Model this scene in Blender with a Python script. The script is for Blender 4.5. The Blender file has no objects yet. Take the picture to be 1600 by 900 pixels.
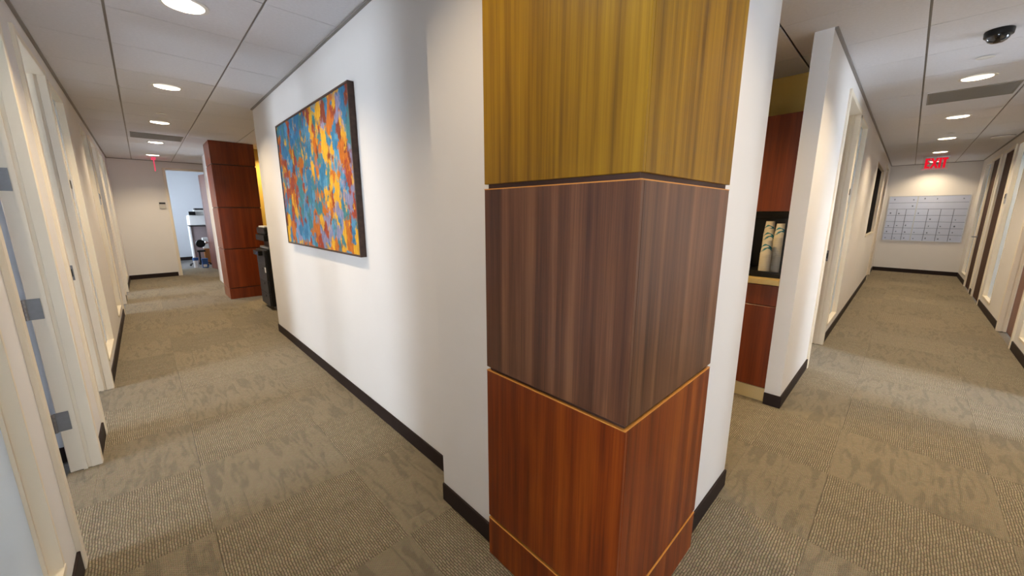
import bpy, bmesh, math, random
from mathutils import Vector

random.seed(7)
SC = 0.914                      # plan units -> metres
scene = bpy.context.scene
col = scene.collection

# ------------------------------------------------------------------ camera, world, exposure
cam_d = bpy.data.cameras.new('camera')
cam_d.sensor_width = 36.0
cam_d.lens = 588.96 / 1600.0 * 36.0
cam_d.clip_start = 0.02
cam = bpy.data.objects.new('camera', cam_d)
col.objects.link(cam)
cam.location = (0, 0, 1.5 * SC)
cam.rotation_euler = (math.pi / 2 - 0.196157, 0, -0.767683)
scene.camera = cam

world = bpy.data.worlds.new('world')
scene.world = world
world.use_nodes = True
bg = world.node_tree.nodes['Background']
bg.inputs['Color'].default_value = (0.62, 0.74, 0.95, 1)
bg.inputs['Strength'].default_value = 0.6

scene.view_settings.view_transform = 'Standard'
scene.view_settings.look = 'None'
scene.view_settings.exposure = -0.30
scene.view_settings.gamma = 1.0
scene.view_settings.use_curve_mapping = False

WARM = (1.0, 0.80, 0.54)         # downlight colour
COOL = (0.78, 0.88, 1.0)        # daylight colour
DOWNLIGHT_W = 22.0
DAY = 34.0

# ------------------------------------------------------------------ helpers
wl = {}                          # world location of every object (metres)


class MB:
    def __init__(self):
        self.v = []; self.f = []

    def box(self, x0, x1, y0, y1, z0, z1):
        if x0 > x1: x0, x1 = x1, x0
        if y0 > y1: y0, y1 = y1, y0
        if z0 > z1: z0, z1 = z1, z0
        n = len(self.v)
        self.v += [(x0, y0, z0), (x1, y0, z0), (x1, y1, z0), (x0, y1, z0),
                   (x0, y0, z1), (x1, y0, z1), (x1, y1, z1), (x0, y1, z1)]
        self.f += [tuple(n + i for i in q) for q in
                   ((3, 2, 1, 0), (4, 5, 6, 7), (0, 1, 5, 4), (1, 2, 6, 5), (2, 3, 7, 6), (3, 0, 4, 7))]
        return self

    def lathe(self, c, prof, seg=24, axis='z'):
        """profile [(r, h)...] revolved about an axis through c; ends closed when r == 0"""
        n = len(self.v)
        for r, h in prof:
            for k in range(seg):
                a = 2 * math.pi * k / seg
                u, w = r * math.cos(a), r * math.sin(a)
                p = {'z': (u, w, h), 'x': (h, u, w), 'y': (w, h, u)}[axis]
                self.v.append((c[0] + p[0], c[1] + p[1], c[2] + p[2]))
        for i in range(len(prof) - 1):
            for k in range(seg):
                a, b = n + i * seg + k, n + i * seg + (k + 1) % seg
                self.f.append((a, b, b + seg, a + seg))
        return self

    def tube(self, p, q, r, seg=10):
        p, q = Vector(p), Vector(q)
        d = (q - p).normalized()
        u = d.orthogonal().normalized(); w = d.cross(u)
        n = len(self.v)
        for e in (p, q):
            for k in range(seg):
                a = 2 * math.pi * k / seg
                self.v.append(tuple(e + (u * math.cos(a) + w * math.sin(a)) * r))
        for k in range(seg):
            a, b = n + k, n + (k + 1) % seg
            self.f.append((a, b, b + seg, a + seg))
        self.f.append(tuple(n + seg - 1 - k for k in range(seg)))
        self.f.append(tuple(n + seg + k for k in range(seg)))
        return self

    def quad(self, a, b, c, d):
        n = len(self.v); self.v += [a, b, c, d]; self.f.append((n, n + 1, n + 2, n + 3)); return self

    def bounds(self):
        xs, ys, zs = zip(*self.v)
        return min(xs), max(xs), min(ys), max(ys), min(zs), max(zs)

    def mesh(self, name, origin, bev=0.0, smooth=False, recalc=False, seg=2):
        me = bpy.data.meshes.new(name)
        ox, oy, oz = origin
        me.from_pydata([(x * SC - ox, y * SC - oy, z * SC - oz) for x, y, z in self.v], [], self.f)
        if bev > 0 or recalc:
            bm = bmesh.new(); bm.from_mesh(me)
            if recalc:
                bmesh.ops.recalc_face_normals(bm, faces=bm.faces)
            if bev > 0:
                bmesh.ops.bevel(bm, geom=list(bm.edges), offset=bev, segments=seg, affect='EDGES', profile=0.5)
            bm.to_mesh(me); bm.free()
        if smooth:
            for p in me.polygons: p.use_smooth = True
            try:
                me.set_sharp_from_angle(angle=math.radians(40))
            except Exception:
                pass
        me.update()
        return me

    def build(self, name, mat, parent=None, bev=0.0, smooth=False, recalc=False, seg=2):
        if parent is None:
            b = self.bounds()
            org = Vector(((b[0] + b[1]) / 2, (b[2] + b[3]) / 2, b[4])) * SC
        else:
            org = wl[parent]
        me = self.mesh(name, org, bev, smooth, recalc, seg)
        me.materials.append(mat)
        o = bpy.data.objects.new(name, me); col.objects.link(o)
        wl[o] = Vector(org)
        if parent is None: o.location = org
        else: o.parent = parent
        return o


def B(*a): return MB().box(*a)


def tag(o, label=None, cat=None, group=None, kind=None):
    if label: o['label'] = label
    if cat: o['category'] = cat
    if group: o['group'] = group
    if kind: o['kind'] = kind
    return o


def empty(name, loc, label=None, cat=None, group=None, kind=None):
    o = bpy.data.objects.new(name, None); col.objects.link(o)
    o.location = Vector(loc) * SC; o.empty_display_size = 0.1
    wl[o] = Vector(loc) * SC
    return tag(o, label, cat, group, kind)


def struct(name, mb, mat, label, **k):
    return tag(mb.build(name, mat, **k), label, None, None, 'structure')


def child_inst(name, me, loc, parent, rz=0.0):
    """an object sharing mesh data, placed at loc (plan units), child of parent"""
    o = bpy.data.objects.new(name, me); col.objects.link(o)
    o.parent = parent; w = Vector(loc) * SC
    o.location = w - wl[parent]; o.rotation_euler = (0, 0, rz); wl[o] = w
    return o


# ------------------------------------------------------------------ materials
def new_mat(name):
    m = bpy.data.materials.new(name); m.use_nodes = True
    nt = m.node_tree
    return m, nt, nt.nodes['Principled BSDF']


def N(nt, t, **k):
    n = nt.nodes.new(t)
    for a, v in k.items():
        if hasattr(n, a): setattr(n, a, v)
        else: n.inputs[a.replace('_', ' ')].default_value = v
    return n


def plain(name, c, rough=0.5, metal=0.0, var=0.04, scale=8.0, bump=0.0, bscale=150.0, coat=0.0, spec=0.5):
    m, nt, p = new_mat(name)
    L = nt.links
    tc = N(nt, 'ShaderNodeTexCoord')
    nz = N(nt, 'ShaderNodeTexNoise'); nz.inputs['Scale'].default_value = scale; nz.inputs['Detail'].default_value = 4
    L.new(tc.outputs['Object'], nz.inputs['Vector'])
    rp = N(nt, 'ShaderNodeValToRGB')
    rp.color_ramp.elements[0].position = 0.3; rp.color_ramp.elements[1].position = 0.7
    rp.color_ramp.elements[0].color = tuple(max(0, x * (1 - var)) for x in c) + (1,)
    rp.color_ramp.elements[1].color = tuple(min(1, x * (1 + var)) for x in c) + (1,)
    L.new(nz.outputs['Fac'], rp.inputs['Fac']); L.new(rp.outputs['Color'], p.inputs['Base Color'])
    p.inputs['Roughness'].default_value = rough; p.inputs['Metallic'].default_value = metal
    p.inputs['Specular IOR Level'].default_value = spec
    p.inputs['Coat Weight'].default_value = coat; p.inputs['Coat Roughness'].default_value = 0.08
    if bump > 0:
        n2 = N(nt, 'ShaderNodeTexNoise'); n2.inputs['Scale'].default_value = bscale; n2.inputs['Detail'].default_value = 3
        L.new(tc.outputs['Object'], n2.inputs['Vector'])
        b = N(nt, 'ShaderNodeBump'); b.inputs['Strength'].default_value = bump; b.inputs['Distance'].default_value = 0.002
        L.new(n2.outputs['Fac'], b.inputs['Height']); L.new(b.outputs['Normal'], p.inputs['Normal'])
    return m


def emit(name, c, s):
    m = bpy.data.materials.new(name); m.use_nodes = True; nt = m.node_tree
    nt.nodes.clear()
    e = nt.nodes.new('ShaderNodeEmission'); o = nt.nodes.new('ShaderNodeOutputMaterial')
    e.inputs['Color'].default_value = c + (1,); e.inputs['Strength'].default_value = s
    nt.links.new(e.outputs[0], o.inputs['Surface'])
    return m


def glass_mat(name, tint=(0.93, 0.96, 0.97), refl=1.0):
    m = bpy.data.materials.new(name); m.use_nodes = True; nt = m.node_tree
    nt.nodes.clear()
    o = nt.nodes.new('ShaderNodeOutputMaterial'); mx = nt.nodes.new('ShaderNodeMixShader')
    t = nt.nodes.new('ShaderNodeBsdfTransparent'); g = nt.nodes.new('ShaderNodeBsdfGlossy'); fr = nt.nodes.new('ShaderNodeFresnel')
    t.inputs['Color'].default_value = tint + (1,); g.inputs['Roughness'].default_value = 0.03
    fr.inputs['IOR'].default_value = 1.5
    nt.links.new(fr.outputs[0], mx.inputs['Fac']); nt.links.new(t.outputs[0], mx.inputs[1]); nt.links.new(g.outputs[0], mx.inputs[2])
    nt.links.new(mx.outputs[0], o.inputs['Surface'])
    return m


def frosted_mat(name, c=(0.52, 0.55, 0.57)):
    m = bpy.data.materials.new(name); m.use_nodes = True; nt = m.node_tree
    nt.nodes.clear()
    o = nt.nodes.new('ShaderNodeOutputMaterial'); mx = nt.nodes.new('ShaderNodeMixShader'); ad = nt.nodes.new('ShaderNodeMixShader')
    t = nt.nodes.new('ShaderNodeBsdfTranslucent'); g = nt.nodes.new('ShaderNodeBsdfGlossy'); fr = nt.nodes.new('ShaderNodeFresnel'); df = nt.nodes.new('ShaderNodeBsdfDiffuse')
    t.inputs['Color'].default_value = tuple(x * 1.7 for x in c) + (1,); df.inputs['Color'].default_value = tuple(x * 1.5 for x in c) + (1,)
    g.inputs['Roughness'].default_value = 0.12; fr.inputs['IOR'].default_value = 1.35
    ad.inputs['Fac'].default_value = 0.45
    nt.links.new(t.outputs[0], ad.inputs[1]); nt.links.new(df.outputs[0], ad.inputs[2])
    nt.links.new(fr.outputs[0], mx.inputs['Fac']); nt.links.new(ad.outputs[0], mx.inputs[1]); nt.links.new(g.outputs[0], mx.inputs[2])
    nt.links.new(mx.outputs[0], o.inputs['Surface'])
    return m


def wood(name, dark, mid, light, rough=0.32, coat=0.25, stripe=26.0, spec=0.5):
    """ribbon-stripe veneer, grain upright"""
    m, nt, p = new_mat(name); L = nt.links
    tc = N(nt, 'ShaderNodeTexCoord'); oi = N(nt, 'ShaderNodeObjectInfo')
    sep = N(nt, 'ShaderNodeSeparateXYZ'); L.new(tc.outputs['Object'], sep.inputs[0])
    hx = N(nt, 'ShaderNodeMath', operation='ADD'); L.new(sep.outputs['X'], hx.inputs[0]); L.new(sep.outputs['Y'], hx.inputs[1])
    ro = N(nt, 'ShaderNodeMath', operation='MULTIPLY'); ro.inputs[1].default_value = 37.0; L.new(oi.outputs['Random'], ro.inputs[0])
    hy = N(nt, 'ShaderNodeMath', operation='ADD'); L.new(hx.outputs[0], hy.inputs[0]); L.new(ro.outputs[0], hy.inputs[1])

    def layer(sh, sv, detail, dist=0.0):
        a = N(nt, 'ShaderNodeMath', operation='MULTIPLY'); a.inputs[1].default_value = sh; L.new(hy.outputs[0], a.inputs[0])
        b = N(nt, 'ShaderNodeMath', operation='MULTIPLY'); b.inputs[1].default_value = sv; L.new(sep.outputs['Z'], b.inputs[0])
        cb = N(nt, 'ShaderNodeCombineXYZ'); L.new(a.outputs[0], cb.inputs['X']); L.new(b.outputs[0], cb.inputs['Y'])
        L.new(ro.outputs[0], cb.inputs['Z'])
        nz = N(nt, 'ShaderNodeTexNoise'); nz.inputs['Scale'].default_value = 1.0
        nz.inputs['Detail'].default_value = detail; nz.inputs['Distortion'].default_value = dist
        L.new(cb.outputs[0], nz.inputs['Vector'])
        return nz.outputs['Fac']
    wide = layer(stripe, 0.35, 2.0)
    fine = layer(stripe * 7, 3.5, 4.0)
    blot = layer(5.0, 1.2, 2.0)
    mx = N(nt, 'ShaderNodeMix', data_type='FLOAT'); mx.inputs['Factor'].default_value = 0.32
    L.new(wide, mx.inputs['A']); L.new(fine, mx.inputs['B'])
    m2 = N(nt, 'ShaderNodeMix', data_type='FLOAT'); m2.inputs['Factor'].default_value = 0.25
    L.new(mx.outputs['Result'], m2.inputs['A']); L.new(blot, m2.inputs['B'])
    rp = N(nt, 'ShaderNodeValToRGB'); e = rp.color_ramp.elements
    e[0].position = 0.36; e[0].color = dark + (1,)
    e[1].position = 0.64; e[1].color = light + (1,)
    x = e.new(0.50); x.color = mid + (1,)
    L.new(m2.outputs['Result'], rp.inputs['Fac']); L.new(rp.outputs['Color'], p.inputs['Base Color'])
    p.inputs['Roughness'].default_value = rough
    p.inputs['Specular IOR Level'].default_value = spec
    p.inputs['Coat Weight'].default_value = coat; p.inputs['Coat Roughness'].default_value = 0.18
    bp = N(nt, 'ShaderNodeBump'); bp.inputs['Strength'].default_value = 0.12; bp.inputs['Distance'].default_value = 0.001
    L.new(fine, bp.inputs['Height']); L.new(bp.outputs['Normal'], p.inputs['Normal'])
    return m


def carpet(name, ribbed):
    m, nt, p = new_mat(name); L = nt.links
    tc = N(nt, 'ShaderNodeTexCoord'); oi = N(nt, 'ShaderNodeObjectInfo')
    off = N(nt, 'ShaderNodeVectorMath', operation='MULTIPLY_ADD')
    off.inputs[1].default_value = (1, 1, 1); L.new(tc.outputs['Object'], off.inputs[0])
    rnd = N(nt, 'ShaderNodeCombineXYZ'); rm = N(nt, 'ShaderNodeMath', operation='MULTIPLY'); rm.inputs[1].default_value = 23.0
    L.new(oi.outputs['Random'], rm.inputs[0]); L.new(rm.outputs[0], rnd.inputs['Z']); L.new(rnd.outputs[0], off.inputs[2])
    vec = off.outputs[0]
    A = (0.228, 0.183, 0.113); Bc = (0.074, 0.057, 0.032); Hl = (0.33, 0.275, 0.182)
    # loops
    nz = N(nt, 'ShaderNodeTexNoise'); nz.inputs['Scale'].default_value = 260 if not ribbed else 200; nz.inputs['Detail'].default_value = 2
    L.new(vec, nz.inputs['Vector'])
    # slow meandering lines
    mp = N(nt, 'ShaderNodeMapping'); mp.inputs['Scale'].default_value = (25.0, 5.0, 1.0); L.new(vec, mp.inputs['Vector'])
    w = N(nt, 'ShaderNodeTexNoise'); w.inputs['Scale'].default_value = 1.0; w.inputs['Detail'].default_value = 1.5; w.inputs['Distortion'].default_value = 1.1
    L.new(mp.outputs[0], w.inputs['Vector'])
    wr = N(nt, 'ShaderNodeMapRange'); wr.inputs['From Min'].default_value = 0.38; wr.inputs['From Max'].default_value = 0.52; wr.inputs['To Min'].default_value = 0.3
    L.new(w.outputs['Fac'], wr.inputs['Value'])
    # dashes
    br = N(nt, 'ShaderNodeTexBrick'); br.offset = 0.5; br.squash = 1.0
    br.inputs['Scale'].default_value = 1.0
    br.inputs['Brick Width'].default_value = 0.026 if ribbed else 0.013
    br.inputs['Row Height'].default_value = 0.0090 if ribbed else 0.006
    br.inputs['Mortar Size'].default_value = 0.0026 if ribbed else 0.0014
    br.inputs['Mortar Smooth'].default_value = 0.6
    br.inputs['Color1'].default_value = A + (1,); br.inputs['Color2'].default_value = Hl + (1,); br.inputs['Mortar'].default_value = Bc + (1,)
    wob = N(nt, 'ShaderNodeTexNoise'); wob.inputs['Scale'].default_value = 14; L.new(vec, wob.inputs['Vector'])
    wv = N(nt, 'ShaderNodeVectorMath', operation='MULTIPLY_ADD'); wv.inputs[1].default_value = (0.012, 0.012, 0)
    L.new(wob.outputs['Color'], wv.inputs[0]); L.new(vec, wv.inputs[2]); L.new(wv.outputs[0], br.inputs['Vector'])
    # combine
    c1 = N(nt, 'ShaderNodeMix', data_type='RGBA'); c1.inputs['Factor'].default_value = 0.75 if ribbed else 0.55
    c1.inputs['A'].default_value = (0.190, 0.151, 0.092, 1)
    L.new(br.outputs['Color'], c1.inputs['B'])
    c2 = N(nt, 'ShaderNodeMix', data_type='RGBA', blend_type='MULTIPLY')
    c2.inputs['Factor'].default_value = 0.15 if ribbed else 0.34
    L.new(c1.outputs['Result'], c2.inputs['A']); L.new(wr.outputs[0], c2.inputs['B'])
    c3 = N(nt, 'ShaderNodeMix', data_type='RGBA', blend_type='OVERLAY'); c3.inputs['Factor'].default_value = 0.4
    L.new(c2.outputs['Result'], c3.inputs['A']); L.new(nz.outputs['Color'], c3.inputs['B'])
    hs = N(nt, 'ShaderNodeHueSaturation'); hs.inputs['Saturation'].default_value = 0.95
    vr = N(nt, 'ShaderNodeMapRange'); vr.inputs['To Min'].default_value = 0.93; vr.inputs['To Max'].default_value = 1.08
    L.new(oi.outputs['Random'], vr.inputs['Value']); L.new(vr.outputs[0], hs.inputs['Value'])
    L.new(c3.outputs['Result'], hs.inputs['Color']); L.new(hs.outputs['Color'], p.inputs['Base Color'])
    p.inputs['Roughness'].default_value = 0.95; p.inputs['Specular IOR Level'].default_value = 0.1
    p.inputs['Sheen Weight'].default_value = 0.15
    bp = N(nt, 'ShaderNodeBump'); bp.inputs['Strength'].default_value = 0.55; bp.inputs['Distance'].default_value = 0.004
    hm = N(nt, 'ShaderNodeMath', operation='MULTIPLY_ADD'); hm.inputs[1].default_value = -0.8
    L.new(br.outputs['Fac'], hm.inputs[0]); L.new(nz.outputs['Fac'], hm.inputs[2])
    L.new(hm.outputs[0], bp.inputs['Height']); L.new(bp.outputs['Normal'], p.inputs['Normal'])
    return m


def canvas_mat():
    """generic abstract of brushed colour patches"""
    m, nt, p = new_mat('abstract_canvas'); L = nt.links
    tc = N(nt, 'ShaderNodeTexCoord')

    def patches(scale, ys, dist, stops, seed):
        mp = N(nt, 'ShaderNodeMapping'); mp.inputs['Scale'].default_value = (1, scale, scale * ys); mp.inputs['Location'].default_value = (seed, seed * 2, seed)
        L.new(tc.outputs['Object'], mp.inputs['Vector'])
        nz = N(nt, 'ShaderNodeTexNoise'); nz.inputs['Scale'].default_value = 2.6; nz.inputs['Detail'].default_value = 5; nz.inputs['Roughness'].default_value = 0.65
        L.new(mp.outputs[0], nz.inputs['Vector'])
        ad = N(nt, 'ShaderNodeVectorMath', operation='MULTIPLY_ADD'); ad.inputs[1].default_value = (dist,) * 3
        L.new(nz.outputs['Color'], ad.inputs[0]); L.new(mp.outputs[0], ad.inputs[2])
        vo = N(nt, 'ShaderNodeTexVoronoi'); vo.inputs['Scale'].default_value = 1.0; vo.inputs['Randomness'].default_value = 1.0
        L.new(ad.outputs[0], vo.inputs['Vector'])
        sp = N(nt, 'ShaderNodeSeparateXYZ'); L.new(vo.outputs['Color'], sp.inputs[0])
        rp = N(nt, 'ShaderNodeValToRGB'); rp.color_ramp.interpolation = 'CONSTANT'
        e = rp.color_ramp.elements
        while len(e) > 1: e.remove(e[-1])
        e[0].position = 0; e[0].color = stops[0] + (1,)
        for i, c in enumerate(stops[1:], 1):
            q = e.new(i / len(stops)); q.color = c + (1,)
        L.new(sp.outputs['X'], rp.inputs['Fac'])
        return rp.outputs['Color']
    blue = (0.03, 0.15, 0.28); teal = (0.045, 0.17, 0.20); sky = (0.07, 0.23, 0.38); yel = (0.58, 0.31, 0.02); org = (0.42, 0.12, 0.012)
    red = (0.28, 0.045, 0.02); lav = (0.20, 0.20, 0.32); rust = (0.18, 0.04, 0.02)
    a = patches(8.0, 0.62, 1.1, [blue, yel, teal, org, sky, red, blue, org, lav, teal], 1.3)
    b = patches(15.0, 0.55, 1.3, [sky, org, blue, yel, red, teal, blue, rust, yel, sky], 7.7)
    mk = N(nt, 'ShaderNodeTexNoise'); mk.inputs['Scale'].default_value = 9; mk.inputs['Detail'].default_value = 4
    L.new(tc.outputs['Object'], mk.inputs['Vector'])
    rm = N(nt, 'ShaderNodeValToRGB'); rm.color_ramp.elements[0].position = 0.47; rm.color_ramp.elements[1].position = 0.56
    L.new(mk.outputs['Fac'], rm.inputs['Fac'])
    mx = N(nt, 'ShaderNodeMix', data_type='RGBA'); L.new(rm.outputs['Color'], mx.inputs['Factor']); L.new(a, mx.inputs['A']); L.new(b, mx.inputs['B'])
    # brush streaks
    mp = N(nt, 'ShaderNodeMapping'); mp.inputs['Scale'].default_value = (1, 60, 14); L.new(tc.outputs['Object'], mp.inputs['Vector'])
    st = N(nt, 'ShaderNodeTexNoise'); st.inputs['Scale'].default_value = 1.0; st.inputs['Detail'].default_value = 4; L.new(mp.outputs[0], st.inputs['Vector'])
    mo = N(nt, 'ShaderNodeMix', data_type='RGBA', blend_type='OVERLAY'); mo.inputs['Factor'].default_value = 0.75
    L.new(mx.outputs['Result'], mo.inputs['A']); L.new(st.outputs['Fac'], mo.inputs['B'])
    L.new(mo.outputs['Result'], p.inputs['Base Color'])
    p.inputs['Roughness'].default_value = 0.6; p.inputs['Specular IOR Level'].default_value = 0.2
    bp = N(nt, 'ShaderNodeBump'); bp.inputs['Strength'].default_value = 0.5; bp.inputs['Distance'].default_value = 0.003
    L.new(st.outputs['Fac'], bp.inputs['Height']); L.new(bp.outputs['Normal'], p.inputs['Normal'])
    return m


M = {
    'wall': plain('painted_wall', (0.74, 0.715, 0.69), 0.55, var=0.015, scale=2.5, bump=0.05, bscale=220),
    'wall_day_tint': plain('daylight_tinted_wall', (0.66, 0.68, 0.72), 0.6, var=0.015, scale=2.5),  # cool daylight tint put into the wall colour
    'wall_warm_tint': plain('warm_light_tinted_wall', (0.66, 0.47, 0.12), 0.6, var=0.02, scale=2.5),  # yellow of the warm lamplight put into the wall colour
    'frame': plain('cream_enamel_frame', (0.78, 0.70, 0.56), 0.32, var=0.02, scale=3.0),
    'base': plain('dark_brown_vinyl_base', (0.020, 0.012, 0.011), 0.6, var=0.1, spec=0.2),
    'tile': plain('ceiling_tile_white', (0.70, 0.705, 0.75), 0.9, var=0.03, scale=60, bump=0.35, bscale=320, spec=0.1),
    'tee': plain('ceiling_tee_grey', (0.24, 0.225, 0.21), 0.5, var=0.02),
    'slab': plain('plenum_slab', (0.30, 0.30, 0.30), 0.9),
    'reveal': plain('panel_reveal', (0.05, 0.018, 0.010), 0.5, var=0.1),
    'wood_gold': wood('golden_veneer', (0.090, 0.038, 0.003), (0.235, 0.118, 0.004), (0.35, 0.190, 0.006), rough=0.42, coat=0.04, stripe=30, spec=0.3),
    'wood_mid': wood('brown_ribbon_veneer', (0.045, 0.014, 0.007), (0.115, 0.042, 0.018), (0.21, 0.092, 0.040), rough=0.36, coat=0.15, stripe=30),
    'wood_red': wood('red_brown_veneer', (0.060, 0.007, 0.001), (0.180, 0.028, 0.002), (0.29, 0.064, 0.004), rough=0.36, coat=0.06, stripe=24, spec=0.35),
    'wood_far': wood('mahogany_veneer', (0.110, 0.016, 0.003), (0.185, 0.030, 0.004), (0.26, 0.048, 0.006), rough=0.35, coat=0.15, stripe=16),
    'wood_door': wood('door_veneer', (0.10, 0.026, 0.014), (0.15, 0.040, 0.020), (0.20, 0.058, 0.029), rough=0.4, coat=0.08, stripe=14),
    'wood_dark': wood('dark_door_veneer', (0.050, 0.026, 0.018), (0.075, 0.040, 0.028), (0.10, 0.056, 0.040), rough=0.6, coat=0.0, stripe=14, spec=0.05),
    'carpet_r': carpet('ribbed_carpet', True),
    'carpet_w': carpet('wavy_carpet', False),
    'carpet_o': plain('office_carpet', (0.16, 0.15, 0.14), 0.95, var=0.2, scale=120),
    'steel': plain('brushed_steel', (0.22, 0.22, 0.225), 0.45, 0.5, var=0.06, scale=40),
    'chrome': plain('polished_metal', (0.75, 0.75, 0.76), 0.15, 1.0, var=0.02),
    'black': plain('black_plastic', (0.006, 0.006, 0.007), 0.4, var=0.1, spec=0.3),
    'dome': plain('smoked_dome', (0.006, 0.006, 0.008), 0.06, var=0.05, coat=0.6),
    'grey': plain('grey_plastic', (0.17, 0.17, 0.18), 0.45, var=0.04),
    'dkgrey': plain('dark_grey_plastic', (0.017, 0.017, 0.020), 0.5, var=0.04),
    'white': plain('white_plastic', (0.78, 0.78, 0.78), 0.4, var=0.02),
    'pframe': plain('walnut_frame', (0.055, 0.026, 0.017), 0.45, var=0.35, scale=30),
    'canvas': canvas_mat(),
    'counter': plain('tan_laminate', (0.56, 0.42, 0.17), 0.4, var=0.05, scale=60),
    'toe': plain('tan_vinyl_base', (0.60, 0.47, 0.24), 0.5, var=0.04),
    'backsplash': plain('black_backsplash', (0.012, 0.010, 0.010), 0.3, var=0.2),
    'cup': plain('paper_cup', (0.72, 0.66, 0.54), 0.7, var=0.03),
    'teal': plain('teal_print', (0.015, 0.20, 0.27), 0.6, var=0.2, scale=60),
    'vent': plain('grey_vent_metal', (0.24, 0.225, 0.205), 0.6, var=0.03),
    'board': plain('whiteboard_enamel', (0.46, 0.50, 0.64), 0.25, var=0.02),
    'ink': plain('dark_ink', (0.10, 0.11, 0.16), 0.6, var=0.1),
    'alu': plain('aluminium_trim', (0.42, 0.42, 0.43), 0.35, 0.7, var=0.03),
    'glass': glass_mat('clear_glass'),
    'thermo': plain('ivory_plastic', (0.50, 0.48, 0.44), 0.4, var=0.02),
    'frosted': frosted_mat('frosted_glass'),
    'dark_pane': plain('dark_room_black_pane', (0.008, 0.007, 0.007), 0.9, var=0.1, spec=0.05),  # darkness of the room behind, put into the pane as matte black
    'acrylic': glass_mat('clear_acrylic', (0.97, 0.93, 0.93)),
    'red': emit('exit_red', (1.0, 0.012, 0.035), 0.95),
    'pink': emit('exit_edge_glow', (1.0, 0.10, 0.18), 0.95),
    'day': emit('daylight_pane', COOL, DAY),
    'lens': emit('lamp_lens', (1.0, 0.95, 0.86), 6.0),
    'reflector': plain('white_reflector', (0.85, 0.85, 0.83), 0.25, var=0.01),
    'blue': plain('blue_plastic', (0.03, 0.10, 0.30), 0.4, var=0.1),
    'mauve': plain('mauve_laminate', (0.30, 0.24, 0.25), 0.5, var=0.03),
    'orange': plain('honey_wood', (0.36, 0.13, 0.03), 0.5, var=0.1),
    'screen': plain('control_screen', (0.02, 0.10, 0.28), 0.15, var=0.1),
}
CEIL = 2.68
TOP = 2.84

# ------------------------------------------------------------------ floor with carpet tiles
floor = struct('floor', B(-4.2, 17.0, -4.4, 17.4, -0.12, -0.008), M['carpet_o'], 'taupe carpet floor running through both corridors')
TX, TY, TS = 0.05, 0.12, 0.6605
floor_rects = [(-0.39, 14.0, -1.0, 0.52), (-0.39, 0.966, 0.52, 1.52), (-0.39, 1.09, 1.52, 12.2), (2.153, 3.42, 0.52, 2.7),
               (1.09, 2.7, 5.465, 8.75), (1.09, 2.7, 10.72, 12.2), (-0.5, 2.7, 12.2, 13.6), (-0.515, -0.39, 2.25, 4.65), (4.5, 5.5, 0.52, 0.62)]
tile_cache = {}


def overlap(r, x0, x1, y0, y1):
    a, b, c, d = max(r[0], x0), min(r[1], x1), max(r[2], y0), min(r[3], y1)
    return (a, b, c, d) if b - a > 0.02 and d - c > 0.02 else None


def tile_mesh(kind, w, d, h, mat, gapx, gapy, bev, rot=False):
    key = (kind, round(w, 3), round(d, 3), rot)
    if key not in tile_cache:
        mb = B(-w / 2 + gapx, w / 2 - gapx, -d / 2 + gapy, d / 2 - gapy, 0, h)
        if rot:
            mb.v = [(-y, x, z) for x, y, z in mb.v]
        me = mb.mesh(kind, (0, 0, 0), bev=bev, seg=1); me.materials.append(mat)
        tile_cache[key] = me
    return tile_cache[key]


for i in range(-1, 22):
    for j in range(-2, 21):
        x0, y0 = TX + i * TS, TY + j * TS
        rib = (i + j) % 2 == 0
        for r in floor_rects:
            o = overlap(r, x0, x0 + TS, y0, y0 + TS)
            if not o: continue
            a, b, c, d = o
            inB = (a + b) / 2 > 1.1 and (c + d) / 2 < 3.0
            rot = (not inB) if rib else inB
            me = tile_mesh('carpet_tile_' + ('r' if rib else 'w'), b - a, d - c, 0.008, M['carpet_r' if rib else 'carpet_w'], 0.0006, 0.0006, 0.0, rot)
            child_inst('carpet_tile', me, ((a + b) / 2, (c + d) / 2, -0.008), floor, math.pi / 2 if rot else 0.0)

# ------------------------------------------------------------------ ceiling: slab, tiles, tees
ceiling = struct('ceiling', B(-4.2, 17.0, -4.4, 17.4, TOP + 0.02, TOP + 0.1), M['slab'], 'suspended ceiling of pale acoustic tiles in a grey grid')
AX = [-0.662, 0.005, 0.672, 1.339, 2.006, 2.673, 3.34]
AY = [0.748 + 0.6655 * k for k in range(0, 19)]
BX = [3.15 + 0.6667 * k for k in range(-6, 18)]
BY = [-1.23, -0.572, 0.083, 0.748]
KY = [0.748 + 0.6655 * k for k in range(0, 4)]
lights_A = [(0.34, y) for y in (1.08, 3.08, 5.08, 7.075, 9.07, 11.07)]
lights_B = [(x, -0.245) for x in (1.48, 3.483, 5.483, 7.484, 9.484, 11.484, 13.483)]
lights_K = [(3.0, 1.40)]
lights_C = [(1.76, 8.37)]
holes = lights_A + lights_B + lights_K + lights_C
HR = 0.105


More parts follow.
